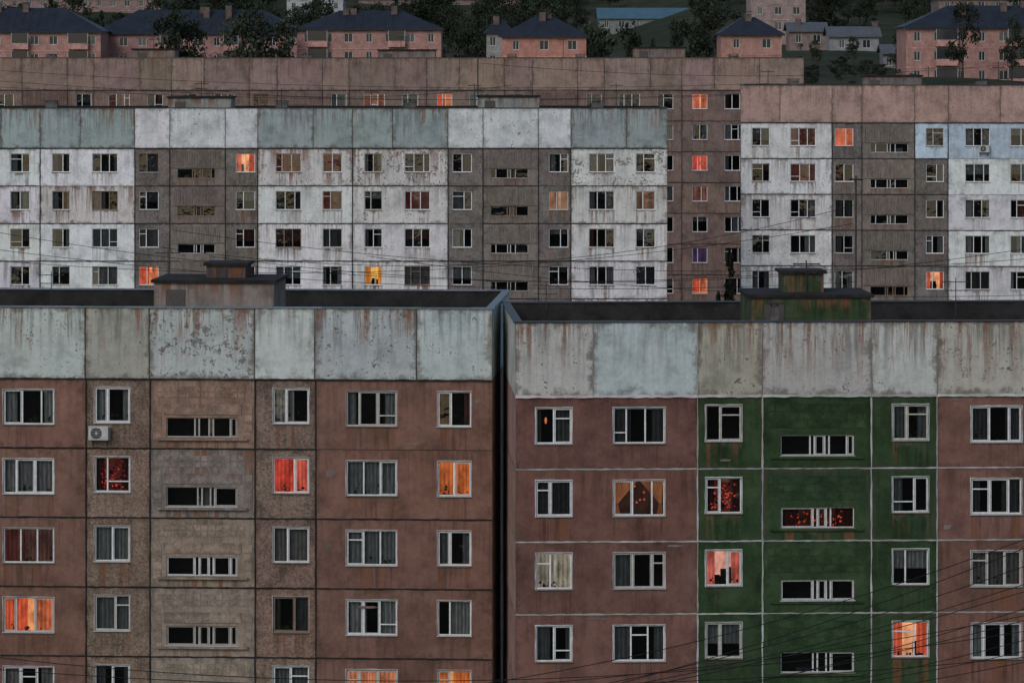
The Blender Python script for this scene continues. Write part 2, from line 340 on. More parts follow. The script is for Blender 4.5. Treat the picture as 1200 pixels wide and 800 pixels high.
        for fi in range(nfl):
            z1=za-fi*fh; z0=z1-fh
            for ci,(a,b,ct,wins) in enumerate(cols):
                xa,xb=s.X(a),s.X(b); holes=[];ws=[]
                for wi,(wa,wb,kind) in enumerate(wins):
                    o0,o1=wz[kind]; H=(s.X(wa),s.X(wb),z1-s.M(o1),z1-s.M(o0)); holes.append(H); ws.append((H,kind,(fi,wa)))
                c,par=ct if not colfn else (colfn(fi,a) or ct)
                c=jit(c,.1)
                yy=s.panel(xa,xb,z0,z1,holes,c,(max(0,par[0]+R.uniform(-.08,.08)),par[1]*R.uniform(.5,1.4),par[2]))
                for H,kind,key in ws:
                    s.window(*H,kind='l' if kind=='l' else 'w',lit=lits.get(key))
                    if trim and kind!='l' and s.near:
                        tc=jit(trim,.25)
                        s.ribbon('h',H[0]-.03,H[1]+.03,H[3]+.022,tc,(.006,.026));s.ribbon('v',H[2],H[3]+.03,H[0]-.02,tc,(.004,.026));s.ribbon('v',H[2],H[3]+.03,H[1]+.02,tc,(.004,.026))
                    if kind=='l':
                        c2=tuple(q*1.04 for q in c); L=s.P; p2=(0,par[1]*.5,par[2])
                        if ribstyle=='v':
                            n=int((xb-xa-.5)/.17)
                            for i in range(n):
                                x=xa+.25+.17*i; L.box(x,x+.07,yy-.035,yy+.01,H[3]+.18,z1-.2,jit(c2,.05),(.1,.2,par[2]))
                            L.box(xa+.12,xb-.12,yy-.06,yy+.01,H[3]+.06,H[3]+.13,c2,par)
                        elif ribstyle=='a':
                            for rr in range(2):
                                n=int((xb-xa-.5)/.3)
                                for i in range(n):
                                    x=xa+.28+.3*i; L.box(x,x+.265,yy-.016,yy+.01,z1-.28-.25*rr-.215,z1-.28-.25*rr,jit(c2,.025),(0,.1,.3),rnd=.3)
                            for sd in (0,1):
                                for k in range(4):
                                    x=(xa+.12) if sd==0 else (xb-.12-.35); L.box(x,x+.35,yy-.016,yy+.01,z0+.35+.36*k,z0+.35+.36*k+.32,jit(c2,.025),(0,.1,.3),rnd=.4)
                            L.box(xa+.3,xb-.3,yy-.14,yy+.01,H[2]-.12,H[2]-.04,tuple(q*1.15 for q in c),p2)
                            L.box(xa+.55,xb-.55,yy-.03,yy+.01,H[3]+.12,H[3]+.55,jit(tuple(q*1.12 for q in c),.05),par)
                        elif ribstyle=='b':
                            for rr in range(6):
                                if z1-.3-.32*rr-.28<H[3]+.05: break
                                o=.0 if rr%2 else .3
                                x=xa+.2
                                while x<xb-.25:
                                    x2=min(x+.62-(o if x<xa+.25 else 0),xb-.2); L.box(x,x2-.025,yy-.014,yy+.01,z1-.3-.32*rr-.29,z1-.3-.32*rr,jit(c2,.03),(0,.2,.2),rnd=.5); x=x2
                            L.box(xa+.3,xb-.3,yy-.08,yy+.01,H[2]-.12,H[2]-.04,c2,p2)
            for (a,b,ct,wins) in cols:
                if R.random()<.94: s.ribbon('h',s.X(a),s.X(b),z1 if fi else z1+.01,jit(seamc if fi or not botseam else botseam,.25),seamw if fi or not botseam else (.03,.07),y=-.02 if fi else -.066)
        for i,(a,b,ct,wins) in enumerate(cols[1:]):
            for fi in range(nfl):
                s.ribbon('v',za-(fi+1)*fh,za-fi*fh,s.X(a),jit(seamc,.25),seamw,y=-.024,step=.3)
        for (a,b,c,par) in attic[1:]:
            s.ribbon('v',za,zt-.03,s.X(a),jit(attseam,.3),(.008,.028),y=-.07,step=.25)
        d=s.depth
        TL=lambda a,b,c:(xs0+b,d-a,c)
        TR=lambda a,b,c:(xs1-b,a,c)
        TB=lambda a,b,c:(xs1-a,d-b,c)
        for T,wd in ((TL,d),(TR,d),(TB,xs1-xs0)):
            n=max(2,round(wd/6))
            for fi in range(-1,nfl):
                z1=za-fi*fh; z0=z1-fh
                if fi==-1: z1,z0=zt,za
                for i in range(n):
                    c=sidecol if fi>=0 else attic[0][2]
                    s.panel(wd*i/n,wd*(i+1)/n,z0,z1,[],jit(c,.1),sidespar,T=T)
        for T,wd in ((TL,d),(TR,d),(TB,xs1-xs0)):
            s.P.face([T(0,.045,zb-1.5),T(wd,.045,zb-1.5),T(wd,.045,zt-.01),T(0,.045,zt-.01)],gapcol)
        for (a,b,ct,wins) in cols:
            for x in (s.X(a),s.X(b)): s.P.face([(max(x-.06,xs0),.047,zb),(min(x+.06,xs1),.047,zb),(min(x+.06,xs1),.047,zt-.02),(max(x-.06,xs0),.047,zt-.02)],gapcol)
        for fi in range(nfl+1):
            z=za-fi*fh; s.P.face([(xs0,.043,z-.06),(xs1,.043,z-.06),(xs1,.043,z+.06),(xs0,.043,z+.06)],gapcol)
        for (a,b,c,par) in attic: 
            x=s.X(a); s.P.face([(max(x-.06,xs0),.09,za),(x+.06,.09,za),(x+.06,.09,zt-.02),(max(x-.06,xs0),.09,zt-.02)],(.05,.045,.04))
        s.P.box(xs0+.02,xs1-.02,.03,d-.03,zb-1.6,zb,(.15,.14,.13),(.3,.4,0))
        zr=zt-.75; pt=.22
        s.Rf.face([(xs0+.1,.1,zr),(xs1-.1,.1,zr),(xs1-.1,d-.1,zr),(xs0+.1,d-.1,zr)],(.03,.03,.032),(.2,.3,.2),(40,12,.3))
        cc=(.03,.029,.029)
        s.Rf.box(xs0+.06,xs1-.06,.11,pt+.05,zr+.002,zt-.012,cc);s.Rf.box(xs0+.06,xs1-.06,d-pt-.05,d-.06,zr+.002,zt-.012,cc)
        s.Rf.box(xs0+.06,xs0+pt,pt+.052,d-pt-.052,zr+.002,zt-.012,cc);s.Rf.box(xs1-pt,xs1-.06,pt+.052,d-pt-.052,zr+.002,zt-.012,cc)
        cp=s.Fm
        x=xs0-.08
        while x<xs1:
            x2=min(x+2.0,xs1+.08); t=R.uniform(0,.015)
            cp.box(x,x2-.01,-.1,pt+.1,zt-.005,zt+.035+t,jit(capcol,.3)); cp.box(x,x2-.01,d-pt-.1,d+.06,zt-.005,zt+.035+t,jit(capcol,.3)); x=x2
        cp.box(xs0-.06,xs0+pt+.05,pt+.102,d-pt-.102,zt-.005,zt+.04,capcol);cp.box(xs1-pt-.05,xs1+.06,pt+.102,d-pt-.102,zt-.005,zt+.04,capcol)
        for (a,b,ty,yd,dd,c,kc) in pent:
            sc=F/(s.D+yd)
            xa=(a-600)/F*(s.D+yd)-s.ox; xb=(b-600)/F*(s.D+yd)-s.ox; zz=ZC-(ty-HY)/sc
            s.P.box(xa,xb,yd,yd+dd,zr-.01,zz-.12,c,(.35,.8,.1)); s.Rf.box(xa-.12,xb+.12,yd-.12,yd+dd+.12,zz-.12,zz,kc or cc)
            if xb-xa>3: s.Fm.box(xa+.5,xa+1.3,yd-.04,yd-.002,zr+.02,zz-.4,(.08,.07,.065))
    def finish(s):
        s.P.obj('wall_panels',PANEL,s.e);s.Fm.obj('window_frames',PAINT,s.e);s.G.obj('window_panes',GLASS,s.e);s.C.obj('curtains',CLOTH,s.e)
        s.L.obj('glowing_curtains',LIT,s.e);s.I.obj('rooms',DARK,s.e);s.Rf.obj('roof',PANEL,s.e)

ORG=((1.0,.36,.14),(.85,.13,.055),'full'); RED=((1.0,.24,.13),(.80,.085,.055),'full'); AMB=((1.0,.42,.14),(.72,.17,.05),'full')
ORS=((1.0,.42,.2),(.75,.12,.06),'sides'); PCH=((.5,.26,.17),(.4,.18,.11),'full'); YEL=((1.0,.5,.1),(.8,.27,.05),'sides')
DIM=((.04,.014,.011),(.085,.024,.02),'full'); FLW=((.07,.012,.01),(.75,.09,.06),'flowers'); SWG=((.035,.015,.012),(.28,.1,.045),'swag')
CRM=((.34,.3,.24),(.32,.27,.21),'full'); LMP=((1.0,.28,.1),(.1,.1,.1),'lamp'); PUR=((.05,.03,.085),(.06,.035,.09),'full')

A_BR=((.205,.113,.09),(.15,.4,.1)); A_PB=((.215,.155,.12),(.15,.4,.8)); A_TN=((.29,.235,.19),(.3,.6,.3))
AT=(.50,.55,.54)
A=Block(577,150,362,math.radians(-3.2))
colsA=[(-590,-506,A_PB,[(-560,-520,'m')]),(-506,-384,A_TN,[(-486,-403,'l')]),(-384,-312,A_PB,[(-372,-331,'m')]),(-312,-106,A_BR,[(-276,-217,'w'),(-169,-130,'w')]),
 (-106,101,A_BR,[(-83,-44,'w'),(4,63,'w')]),(101,176,A_PB,[(111,152,'m')]),(176,299,A_TN,[(195,278,'l')]),(299,370,A_PB,[(320,362,'m')]),(370,577,A_BR,[(406,465,'w'),(513,552,'w')])]
atA=[(-590,-506,AT,(.3,.5,0)),(-506,-384,AT,(.5,.7,0)),(-384,-312,AT,(.4,.5,0)),(-312,-210,AT,(.3,.7,0)),(-210,-106,AT,(.4,.7,0)),(-106,-20,AT,(.3,.5,0)),
 (-20,100,AT,(.47,.8,0)),(100,175,(.42,.42,.37),(.42,.8,0)),(175,298.5,(.50,.535,.52),(.62,.75,0)),(298.5,369,(.56,.62,.61),(.36,.6,0)),(369,488,AT,(.48,.9,0)),(488,577,(.51,.59,.58),(.43,.65,0))]
litA={(3,4):ORG,(1,320):RED,(1,513):AMB,(1,111):FLW,(4,406):((.8,.3,.2),(.6,.2,.1),'full'),(4,513):AMB,(2,4):DIM,(2,-276):ORG}
def cfA(fi,a):
    if fi==1 and a==176: return ((.24,.215,.19),(.35,.6,.3))
    if fi==0 and a==176: return ((.27,.19,.145),(.2,.55,.3))
    return None
A.build(colsA,atA,84,81.6,9,{'w':(13,54),'m':(10,51.5),'l':(45,68)},litA,(.024,.023,.022),trim=(.4,.39,.38),sidecol=(.28,.2,.17),capcol=(.16,.2,.215),ribstyle='a',colfn=cfA,  # sidecol is lightened to make up for the shade on the end walls
 pent=[(172,314,329,3.5,4.2,(.28,.24,.215),None),(232,278,309,5,2,(.05,.05,.05),None)])
for px,py,w,h in ((388,556,.28,.2),(430,712,.5,.06),(20,700,.3,.05),(384,640,.2,.12),(560,470,.15,.08),(480,520,.5,.04),(540,690,.4,.05)):
    A.blotch(A.X(px),ZC-(py-HY)/A.sc,w,h,jit((.185,.145,.125),.12))
A.finish()

GR=((.035,.066,.030),(.2,.38,.2)); B_BR=((.192,.098,.08),(.12,.42,.1)); AB=(.48,.49,.455)
B=Block(604,143.6,378,math.radians(2.4))
colsB=[(604,817.5,B_BR,[(628,670,'w'),(719,779,'w')]),(817.5,893.5,GR,[(827,869,'m')]),(893.5,1021,GR,[(915,1001,'l')]),(1021,1098,GR,[(1046,1088,'m')]),
 (1098,1315,B_BR,[(1138,1197,'w'),(1246,1288,'w')]),(1315,1532,B_BR,[(1342,1384,'w'),(1433,1492,'w')]),(1532,1607,GR,[(1545,1587,'m')]),(1607,1733,GR,[(1628,1712,'l')]),(1733,1809,GR,[(1750,1792,'m')])]
atB=[(604,695,(.49,.5,.475),(.46,.8,0)),(695,817,(.50,.56,.56),(.32,.6,0)),(817,893,(.46,.44,.375),(.46,1,0)),(893,1021,AB,(.48,1,0)),(1021,1098,(.51,.545,.525),(.4,.95,0)),(1098,1230,(.45,.445,.4),(.5,1,0)),
 (1230,1315,AB,(.4,.8,0)),(1315,1410,AB,(.4,.6,0)),(1410,1532,AB,(.3,.6,0)),(1532,1607,AB,(.4,.6,0)),(1607,1733,AB,(.4,.6,0)),(1733,1809,AB,(.4,.6,0))]
litB={(0,628):LMP,(1,719):SWG,(1,827):FLW,(2,827):((.9,.4,.3),(.7,.15,.11),'sides'),(3,1046):ORS,(2,628):CRM,(1,915):((.03,.008,.006),(.8,.09,.05),'flowers')}
B.build(colsB,atB,87,85,9,{'w':(13,55),'m':(10.5,52.5),'l':(46,70)},litB,(.38,.38,.37),trim=(.5,.5,.49),sidecol=(.34,.22,.19),capcol=(.05,.055,.06),ribstyle='b',seamw=(.012,.042),botseam=(.48,.48,.46),  # end-wall colour raised here too, offsetting the shade in the gap
 pent=[(886,1027,346,3.5,4.2,(.042,.072,.034),None),(926,973,318,5,2,(.034,.06,.028),None)],gapcol=(.25,.25,.24),attseam=(.25,.24,.22))
for px,py,w,h in ((640,560,.4,.03),(700,725,.5,.04),(790,640,.3,.05),(850,540,.2,.06),(1120,470,.4,.05),(1110,620,.2,.12)):
    B.blotch(B.X(px),ZC-(py-HY)/B.sc,w,h,jit((.22,.175,.155),.12))
B.finish()

WH=((.74,.75,.755),(.40,.5,0)); GY=((.19,.168,.155),(.3,.4,.7)); LG=((.225,.195,.172),(.35,.4,.3)); CB=(.35,.42,.42); CW=(.68,.705,.71)
C=Block(782,276,127,0,near=False)
colsC=[];atC=[]
for s0 in (-574,-208,158,525):
    e=s0==525
    colsC+=[(s0,s0+41,GY,[(s0+5,s0+28,'w')]),(s0+41,s0+106,LG,[(s0+50,s0+94,'l')]),(s0+106,s0+144,GY,[(s0+118,s0+141,'w')])]
    colsC+=[(s0+144,s0+(257 if e else 255),WH,[(s0+165,s0+195,'w'),(s0+220,s0+243,'w')])]
    if not e: colsC+=[(s0+255,s0+(367 if s0==158 else 366),WH,[(s0+269,s0+290,'w'),(s0+316,s0+346,'w')])]
    atC+=[(s0,s0+41,CW,(.45,.3,0)),(s0+41,s0+106,CW,(.54,.35,0)),(s0+106,s0+144,CW,(.42,.3,0)),(s0+144,s0+209,CB,(.42,.7,0))]
    atC+=[(s0+209,s0+(257 if e else 255),CB,(.35,.7,0))]
    if not e: atC+=[(s0+255,s0+302,CB,(.35,.6,0)),(s0+302,s0+(367 if s0==158 else 366),CB,(.42,.9,0))]
litC={(0,276):ORS,(3,163):ORG,(3,427):YEL,(1,643):PCH,(1,745):((.2,.11,.07),(.17,.09,.06),'full'),(0,378):DIM,(1,378):DIM,(0,323):DIM,(1,474):DIM,(0,-50):ORG}
def cfC(fi,a):
    if a in(302,413) and fi==0: return ((.70,.70,.69),(.61,.7,0))
    if a==669 and fi==0: return ((.70,.70,.69),(.56,.6,0))
    if fi==1 and a in (47,302,669): return ((.72,.72,.71),(.5,.6,0))
    return None
C.build(colsC,atC,47,44,9,{'w':(6,28),'l':(24,35)},litC,(.03,.03,.03),sidecol=(.3,.3,.3),capcol=(.03,.03,.03),colfn=cfC,seamw=(.025,.05),
 pent=[(197,271,113,4,4,(.29,.3,.28),None),(560,632,112,4,4,(.3,.32,.3),None),(-170,-96,115,4,4,(.25,.25,.23),None)])
C.finish()

DB=((.225,.158,.134),(.2,.4,.4)); DA=(.305,.222,.188)
Dk=Block(942,338,68,0,near=False)
colsD=[];atD=[]
for s0 in (-306,-7,292,591):
    colsD+=[(s0,s0+33,DB,[(s0+5,s0+23,'w')]),(s0+33,s0+86,DB,[(s0+41,s0+77,'l')]),(s0+86,s0+117,DB,[(s0+96,s0+114,'w')]),(s0+117,s0+208,DB,[(s0+134,s0+159,'w'),(s0+179,s0+198,'w')]),(s0+208,s0+299,DB,[(s0+220,s0+238,'w'),(s0+258,s0+282,'w')])]
    atD+=[(s0+a,s0+b,jit(DA,.12),(.3,.6,.2)) for a,b in ((0,33),(33,86),(86,117),(117,171),(171,208),(208,246),(246,299))]
colsD+=[(890,942,DB,[(905,924,'w')])]; atD+=[(890,942,DA,(.3,.4,.2))]
litD={(0,811):ORG,(2,811):RED,(3,811):((.25,.11,.07),(.2,.08,.055),'full'),(5,811):PUR,(6,811):ORG,(0,512):PCH,(0,-7+134):DIM,(0,292+134):((.3,.12,.07),(.25,.08,.05),'full'),(0,292+220):ORG,(0,292+41):DIM,(0,-7+258):DIM}
Dk.build(colsD,atD,38,36,10,{'w':(4,22),'l':(18,27)},litD,(.04,.035,.033),sidecol=(.15,.1,.09),capcol=(.07,.06,.055),seamw=(.02,.04),
 pent=[(155,205,57,4,4,(.22,.19,.175),None),(443,510,58,4,4,(.22,.19,.175),None),(743,803,55,4,4,(.22,.18,.165),None)])
Dk.finish()

EP=(.44,.30,.26)
E=Block(868,293,100,math.radians(-3.4),near=False)
colsE=[(868,975,WH,[(881,902,'w'),(926,956,'w')]),(975,1010,GY,[(978,1000,'w')]),(1010,1072,LG,[(1020,1064,'l')]),(1072,1111,GY,[(1085,1106,'w')]),(1111,1222,WH,[(1131,1160,'w'),(1184,1205,'w')]),
 (1222,1330,WH,[(1240,1260,'w'),(1282,1312,'w')]),(1330,1365,GY,[(1335,1356,'w')]),(1365,1427,LG,[(1375,1420,'l')]),(1427,1465,GY,[(1435,1456,'w')])]
atE=[(868,914,EP,(.45,.5,.3)),(914,975,EP,(.35,.4,.3)),(975,1010,EP,(.4,.5,.3)),(1010,1072,EP,(.4,.5,.3)),(1072,1111,EP,(.35,.4,.3)),(1111,1172,EP,(.5,.5,.3)),(1172,1222,EP,(.4,.4,.3)),(1222,1330,EP,(.3,.3,.3)),(1330,1465,EP,(.3,.3,.3))]
litE={(0,978):ORG,(4,1085):ORS,(0,926):DIM,(1,926):DIM}
def cfE(fi,a):
    if fi==0 and a>=1072: return ((.48,.59,.67),(.25,.2,0))
    return None
E.build(colsE,atE,44,41.8,10,{'w':(6,27),'l':(24,34.5)},litE,(.035,.035,.035),sidecol=(.2,.17,.16),capcol=(.04,.04,.045),colfn=cfE,seamw=(.025,.05),
 pent=[(1007,1075,88,5,4,(.18,.17,.17),None),(1365,1430,88,5,4,(.16,.15,.15),None)])
E.finish()

def aircon(parent,x,z,sc=1):
    a=Acc(); w,h,d=.8*sc,.55*sc,.3
    a.box(x-w/2,x+w/2,-.1-d,-.1,z-h/2,z+h/2,(.5,.5,.48))
    n=20; cx=x-.08*sc
    for r,c,y in ((.23,(.06,.06,.06),-.404),(.06,(.4,.4,.4),-.409)):
        a.face([(cx+r*sc*math.cos(-k*2*math.pi/n),y,z+r*sc*math.sin(-k*2*math.pi/n)) for k in range(n)][::-1],c)
    for k in range(5): a.box(cx-.22*sc,cx+.22*sc,-.42,-.412,z-.2*sc+.1*k*sc-.006,z-.2*sc+.1*k*sc+.006,(.35,.35,.35))
    for sx in(-1,1):
        a.box(x+sx*.3*sc-.02,x+sx*.3*sc+.02,-.4,.0,z-h/2-.04,z-h/2-.001,(.1,.1,.1)); a.box(x+sx*.3*sc-.02,x+sx*.3*sc+.02,-.06,.0,z-h/2-.35,z-h/2-.041,(.1,.1,.1))
    a.box(x+.42*sc,x+.45*sc,-.2,-.16,z-.3,z+.3,(.4,.4,.4))
    a.obj('air_conditioner',PAINT,parent)
aircon(A.e,A.X(117),ZC-(509-HY)/A.sc)
aircon(E.e,E.X(1153),ZC-(174-HY)/E.sc)

# ---------------------------------------------------------------- terrain
def lerp_tab(t,y):
    for (a,b),(c,d) in zip(t,t[1:]):
        if y<=c:
            k=(y-a)/(c-a); k=max(0,min(1,k)); k=k*k*(3-2*k); return b+(d-b)*k
    return t[-1][1]
TL_=[(0,-1),(165,-.6),(262,5.6),(300,7),(352,9),(600,27),(750,40),(1000,58),(1600,84),(4500,120)]
TR_=[(0,-1),(165,-.6),(275,6.6),(310,7.3),(352,9),(480,33),(560,35.2),(650,40),(1000,60),(1600,84),(4500,120)]
def ground(x,y):
    k=max(0,min(1,(x-18)/24)); k=k*k*(3-2*k)
    z=lerp_tab(TL_,y)*(1-k)+lerp_tab(TR_,y)*k
    if y>360: z+=.5*math.sin(x*.07+y*.02)+.35*math.sin(x*.15-y*.06)
    return z
ys=[-4000,-1500,-400,-100,0,60,120,165]+list(range(180,700,12))+list(range(700,1100,25))+list(range(1150,4600,150)); xsx=[-3000,-1500,-700]+list(range(-400,401,12))+[700,1500,3000]
me=bpy.data.meshes.new('ground'); vs=[(x,y,ground(x,y)) for y in ys for x in xsx]; nx=len(xsx)
me.from_pydata(vs,[],[(j*nx+i,j*nx+i+1,(j+1)*nx+i+1,(j+1)*nx+i) for j in range(len(ys)-1) for i in range(nx-1)])
for p in me.polygons: p.use_smooth=True
def mat_ground():
    s=NT('grass_ground'); pos=s.n('ShaderNodeTexCoord').outputs['Object']
    n=s.noise(pos,.05,8,.7); n2=s.noise(pos,1.2,6,.7)
    c=s.mix(s.mr(n,.4,.6,0,1),(.028,.042,.02),(.055,.055,.035)); c=s.scale(c,s.mr(n2,.3,.7,.5,1.3,False)); s.bsdf(c,.95,.1,n2,.6,.2); return s.m
me.materials.append(mat_ground()); go=bpy.data.objects.new('ground',me); scene.collection.objects.link(go)

# ---------------------------------------------------------------- trees
def tree_mesh(seed,h=10,r=3.2,leaves=1600,conifer=False):
    rr=random.Random(seed); v=[];f=[];mi=[]
    def tube(p0,p1,r0,r1,n=6):
        b=len(v); d=(Vector(p1)-Vector(p0)).normalized(); a=d.orthogonal().normalized(); c=d.cross(a)
        for p,q in((p0,r0),(p1,r1)):
            for k in range(n): v.append(tuple(Vector(p)+(a*math.cos(k*6.283/n)+c*math.sin(k*6.283/n))*q))
        for k in range(n): f.append((b+k,b+(k+1)%n,b+n+(k+1)%n,b+n+k)); mi.append(1)
    tube((0,0,-1),(rr.uniform(-.2,.2),0,h*.5),.22,.14); tube((0,0,h*.5),(0,0,h*.9),.14,.03)
    cl=[]
    if conifer:
        for i in range(60):
            t=rr.uniform(.12,1); a=rr.random()*6.28; q=r*(1.02-t)*rr.uniform(.6,1); cl.append((Vector((q*math.cos(a),q*math.sin(a),h*t-.1*q)),.3+.6*(1-t)))
    else:
        for i in range(26):
            t=rr.uniform(.3,1.0); a=rr.random()*6.28; q=r*math.sqrt(max(.02,1-((t-.6)/.42)**2))*rr.uniform(.25,1)
            c=Vector((q*math.cos(a),q*math.sin(a),h*t)); cl.append((c,rr.uniform(.6,1.3)))
            if i<10: tube((0,0,h*min(.8,t*.65)),tuple(c),.09,.02,5)
    for i in range(leaves):
        c,q=rr.choice(cl); d=Vector((rr.gauss(0,1),rr.gauss(0,1),rr.gauss(0,.8))).normalized()*q*rr.uniform(.3,1.1)
        p=c+d; s=rr.uniform(.1,.26); a=Vector((rr.gauss(0,1),rr.gauss(0,1),rr.gauss(0,1))).normalized(); b=a.orthogonal().normalized(); e=a.cross(b)
        k=len(v); v.extend([tuple(p+b*s),tuple(p+e*s*.8),tuple(p-b*s),tuple(p-e*s*.8)]); f.append((k,k+1,k+2,k+3)); mi.append(0)
    m=bpy.data.meshes.new('tree_mesh'); m.from_pydata(v,[],f); m.materials.append(LEAF); m.materials.append(BARK); m.polygons.foreach_set('material_index',mi); return m
TM=[tree_mesh(i,10,R.uniform(2.6,3.6),2000) for i in range(6)]+[tree_mesh(9,12,2.2,1500,True)]
forest=empty('distant_trees')
def put(m,x,y,s,parent=None,name='tree',z=None,sx=1):
    o=bpy.data.objects.new(name,m); scene.collection.objects.link(o); o.location=(x,y,ground(x,y) if z is None else z); o.scale=(s*sx,s*sx,s); o.rotation_euler=(0,0,R.random()*6.28)
    if parent: o.parent=parent
    return o
foot=[]
def house(name,px0,px1,D,eave_y,ridge_y,depth,wall,hip=True,roofm=ROOFM,wstep=3.0,dormers=0,band=True,chim=2,flat=False,rot=0,balc=[]):
    sc=F/D; x0=(px0-600)/sc;x1=(px1-600)/sc; cx=(x0+x1)/2; W=(x1-x0)/2; ze=ZC-(eave_y-HY)/sc; zr=ZC-(ridge_y-HY)/sc
    zg=min(ground(x0,D),ground(x1,D),ground(cx,D+depth))-.5
    e=empty(name,(cx,D,0),rot); foot.append((x0-4,x1+4,D-5,D+depth+3))
    w=Acc(); fr=Acc(); gl=Acc(); rf=Acc(); H=ze-zg
    fh=2.9; nx=max(2,int(2*W/wstep)); z=ze-2.15; holes=[]
    while z>zg+.6:
        for i in range(nx):
            c=-W+(i+.5)*2*W/nx; ww=.7 if i%3 else .5
            holes.append((c-ww,c+ww,z,z+1.45))
        z-=fh
    xs=sorted({-W,W,*[q for h in holes for q in h[:2]]}); zs=sorted({zg,ze,*[q for h in holes for q in h[2:]]})
    hs=set((round(h[0],4),round(h[2],4)) for h in holes)
    for i in range(len(xs)-1):
        for j in range(len(zs)-1):
            if (round(xs[i],4),round(zs[j],4)) in hs: continue
            w.face([(xs[i],0,zs[j]),(xs[i+1],0,zs[j]),(xs[i+1],0,zs[j+1]),(xs[i],0,zs[j+1])],wall,(.1,.2,0),(30,30,.3))
    for a,b,c,d in holes:
        for A_,B_ in (((a,c),(a,d)),((a,d),(b,d)),((b,d),(b,c)),((b,c),(a,c))):
            w.face([(B_[0],0,B_[1]),(A_[0],0,A_[1]),(A_[0],.2,A_[1]),(B_[0],.2,B_[1])],wall)
        gl.face([(a,.18,c),(b,.18,c),(b,.18,d),(a,.18,d)],(.02,.025,.03) if R.random()<.8 else (.1,.1,.1))
        t=.09; k=(.5,.5,.5)
        fr.box(a,b,.08,.16,d-t,d,k);fr.box(a,b,.08,.16,c,c+t,k);fr.box(a,a+t,.08,.16,c+t,d-t,k);fr.box(b-t,b,.08,.16,c+t,d-t,k);fr.box((a+b)/2-.04,(a+b)/2+.04,.085,.155,c+t,d-t,k)
    for q in ([(-W,depth,zg),(-W,0,zg),(-W,0,ze),(-W,depth,ze)],[(W,0,zg),(W,depth,zg),(W,depth,ze),(W,0,ze)],[(W,depth,zg),(-W,depth,zg),(-W,depth,ze),(W,depth,ze)]):
        w.face(q,wall,(.1,.2,0),(30,30,.4))
    if band:
        z=ze-.35
        while z>zg: w.box(-W-.05,W+.05,-.06,.0-.002,z,z+.18,tuple(min(1,c*1.35) for c in wall)); z-=fh
    for (bx0,bx1) in balc:
        bx0=(bx0-600)/sc-cx; bx1=(bx1-600)/sc-cx; z=ze-2.9
        while z>zg:
            w.box(bx0,bx1,-1.1,-.07,z,z+1.0,tuple(c*1.25 for c in wall)); fr.box(bx0,bx0+.1,-1.1,-1.0,z+1.0,z+2.6,(.4,.4,.4));fr.box(bx1-.1,bx1,-1.1,-1.0,z+1.0,z+2.6,(.4,.4,.4))
            gl.box(bx0+.12,bx1-.12,-1.06,-1.04,z+1.02,z+2.6,(.03,.035,.04)); z-=fh
    o=.5
    if flat:
        rf.box(-W-.2,W+.2,-.2,depth+.2,ze+.002,ze+.5)
    else:
        hd=depth/2; ins=min(W*.9,hd+o) if hip else 0
        L,Rr,f0,f1=-W-o,W+o,-o,depth+o; rl,rr_=(L+ins,Rr-ins)
        a,b,c,d=(L,f0,ze),(Rr,f0,ze),(Rr,f1,ze),(L,f1,ze); p,q=(rl,hd,zr),(rr_,hd,zr)
        rf.face([a,b,q,p]);rf.face([c,d,p,q])
        if hip: rf.face([d,a,p]);rf.face([b,c,q])
        else: w.face([(-W,0,ze),(-W,hd,zr-.1),(-W,depth,ze)][::-1],wall); w.face([(W,0,ze),(W,depth,ze),(W,hd,zr-.1)][::-1],wall)
        rf.box(L,Rr,f0-.03,f0+.1,ze-.25,ze-.003)
        n=int((rr_-rl)/1.2)
        for i in range(n):
            x=rl+(rr_-rl)*i/max(1,n); rf.face([(x,f0,ze+.06),(x+.07,f0,ze+.06),(x+.07,hd,zr+.06),(x,hd,zr+.06)])
        for i in range(chim):
            x=R.uniform(rl*.9,rr_*.9); y=hd*R.uniform(.5,.9); zz=ze+(zr-ze)*y/hd
            w.box(x-.5,x+.5,y,y+.7,zz-.5,zr+R.uniform(.2,.8),(.13,.1,.09)); rf.box(x-.6,x+.6,y-.1,y+.8,zr+.81,zr+.9)
    w.obj('walls',PANEL,e);fr.obj('window_frames',PAINT,e);gl.obj('window_panes',GLOSSY,e);rf.obj('roof',roofm,e)
    return e
def mat_gloss():
    s=NT('dark_glazing'); s.bsdf(s.attr('Col').outputs['Color'],.15,.5); return s.m
GLOSSY=mat_gloss()
BLUE=mat_simple('blue_roof_sheet',(.07,.15,.19),.5,.3,.2,.5); GREYR=mat_simple('grey_roof_sheet',(.10,.11,.12),.6,.3,.2,.5)
PK=(.40,.23,.2); PK2=(.34,.2,.18)
house('pink_apartment_house',-60,118,600,37,9,13,PK,balc=[(14,34),(80,104)],chim=2)
house('pink_apartment_house',112,352,612,39,11,13,PK2,chim=4,balc=[(188,208),(262,280)])
house('pink_apartment_house',348,517,590,34,12,13,PK,chim=4,balc=[(360,384),(455,475)])
house('pink_gabled_house',588,687,560,42,18,12,(.45,.22,.175),chim=3,wstep=4)
house('small_gabled_house',570,600,590,38,24,8,(.3,.29,.28),chim=1,wstep=3)
house('pink_gabled_house',845,916,560,40,20,12,(.41,.23,.19),chim=1,wstep=4.5)
house('pink_tower_house',880,944,705,-14,-14,14,(.32,.245,.225),flat=True,wstep=2.6)
house('pink_apartment_house',1062,1290,560,32,6,14,PK,chim=3,wstep=3.2,balc=[(1096,1122),(1180,1205)])
house('blue_roofed_hall',702,808,820,21,9,14,(.2,.22,.22),roofm=BLUE,hip=False,chim=0,wstep=3,band=False)
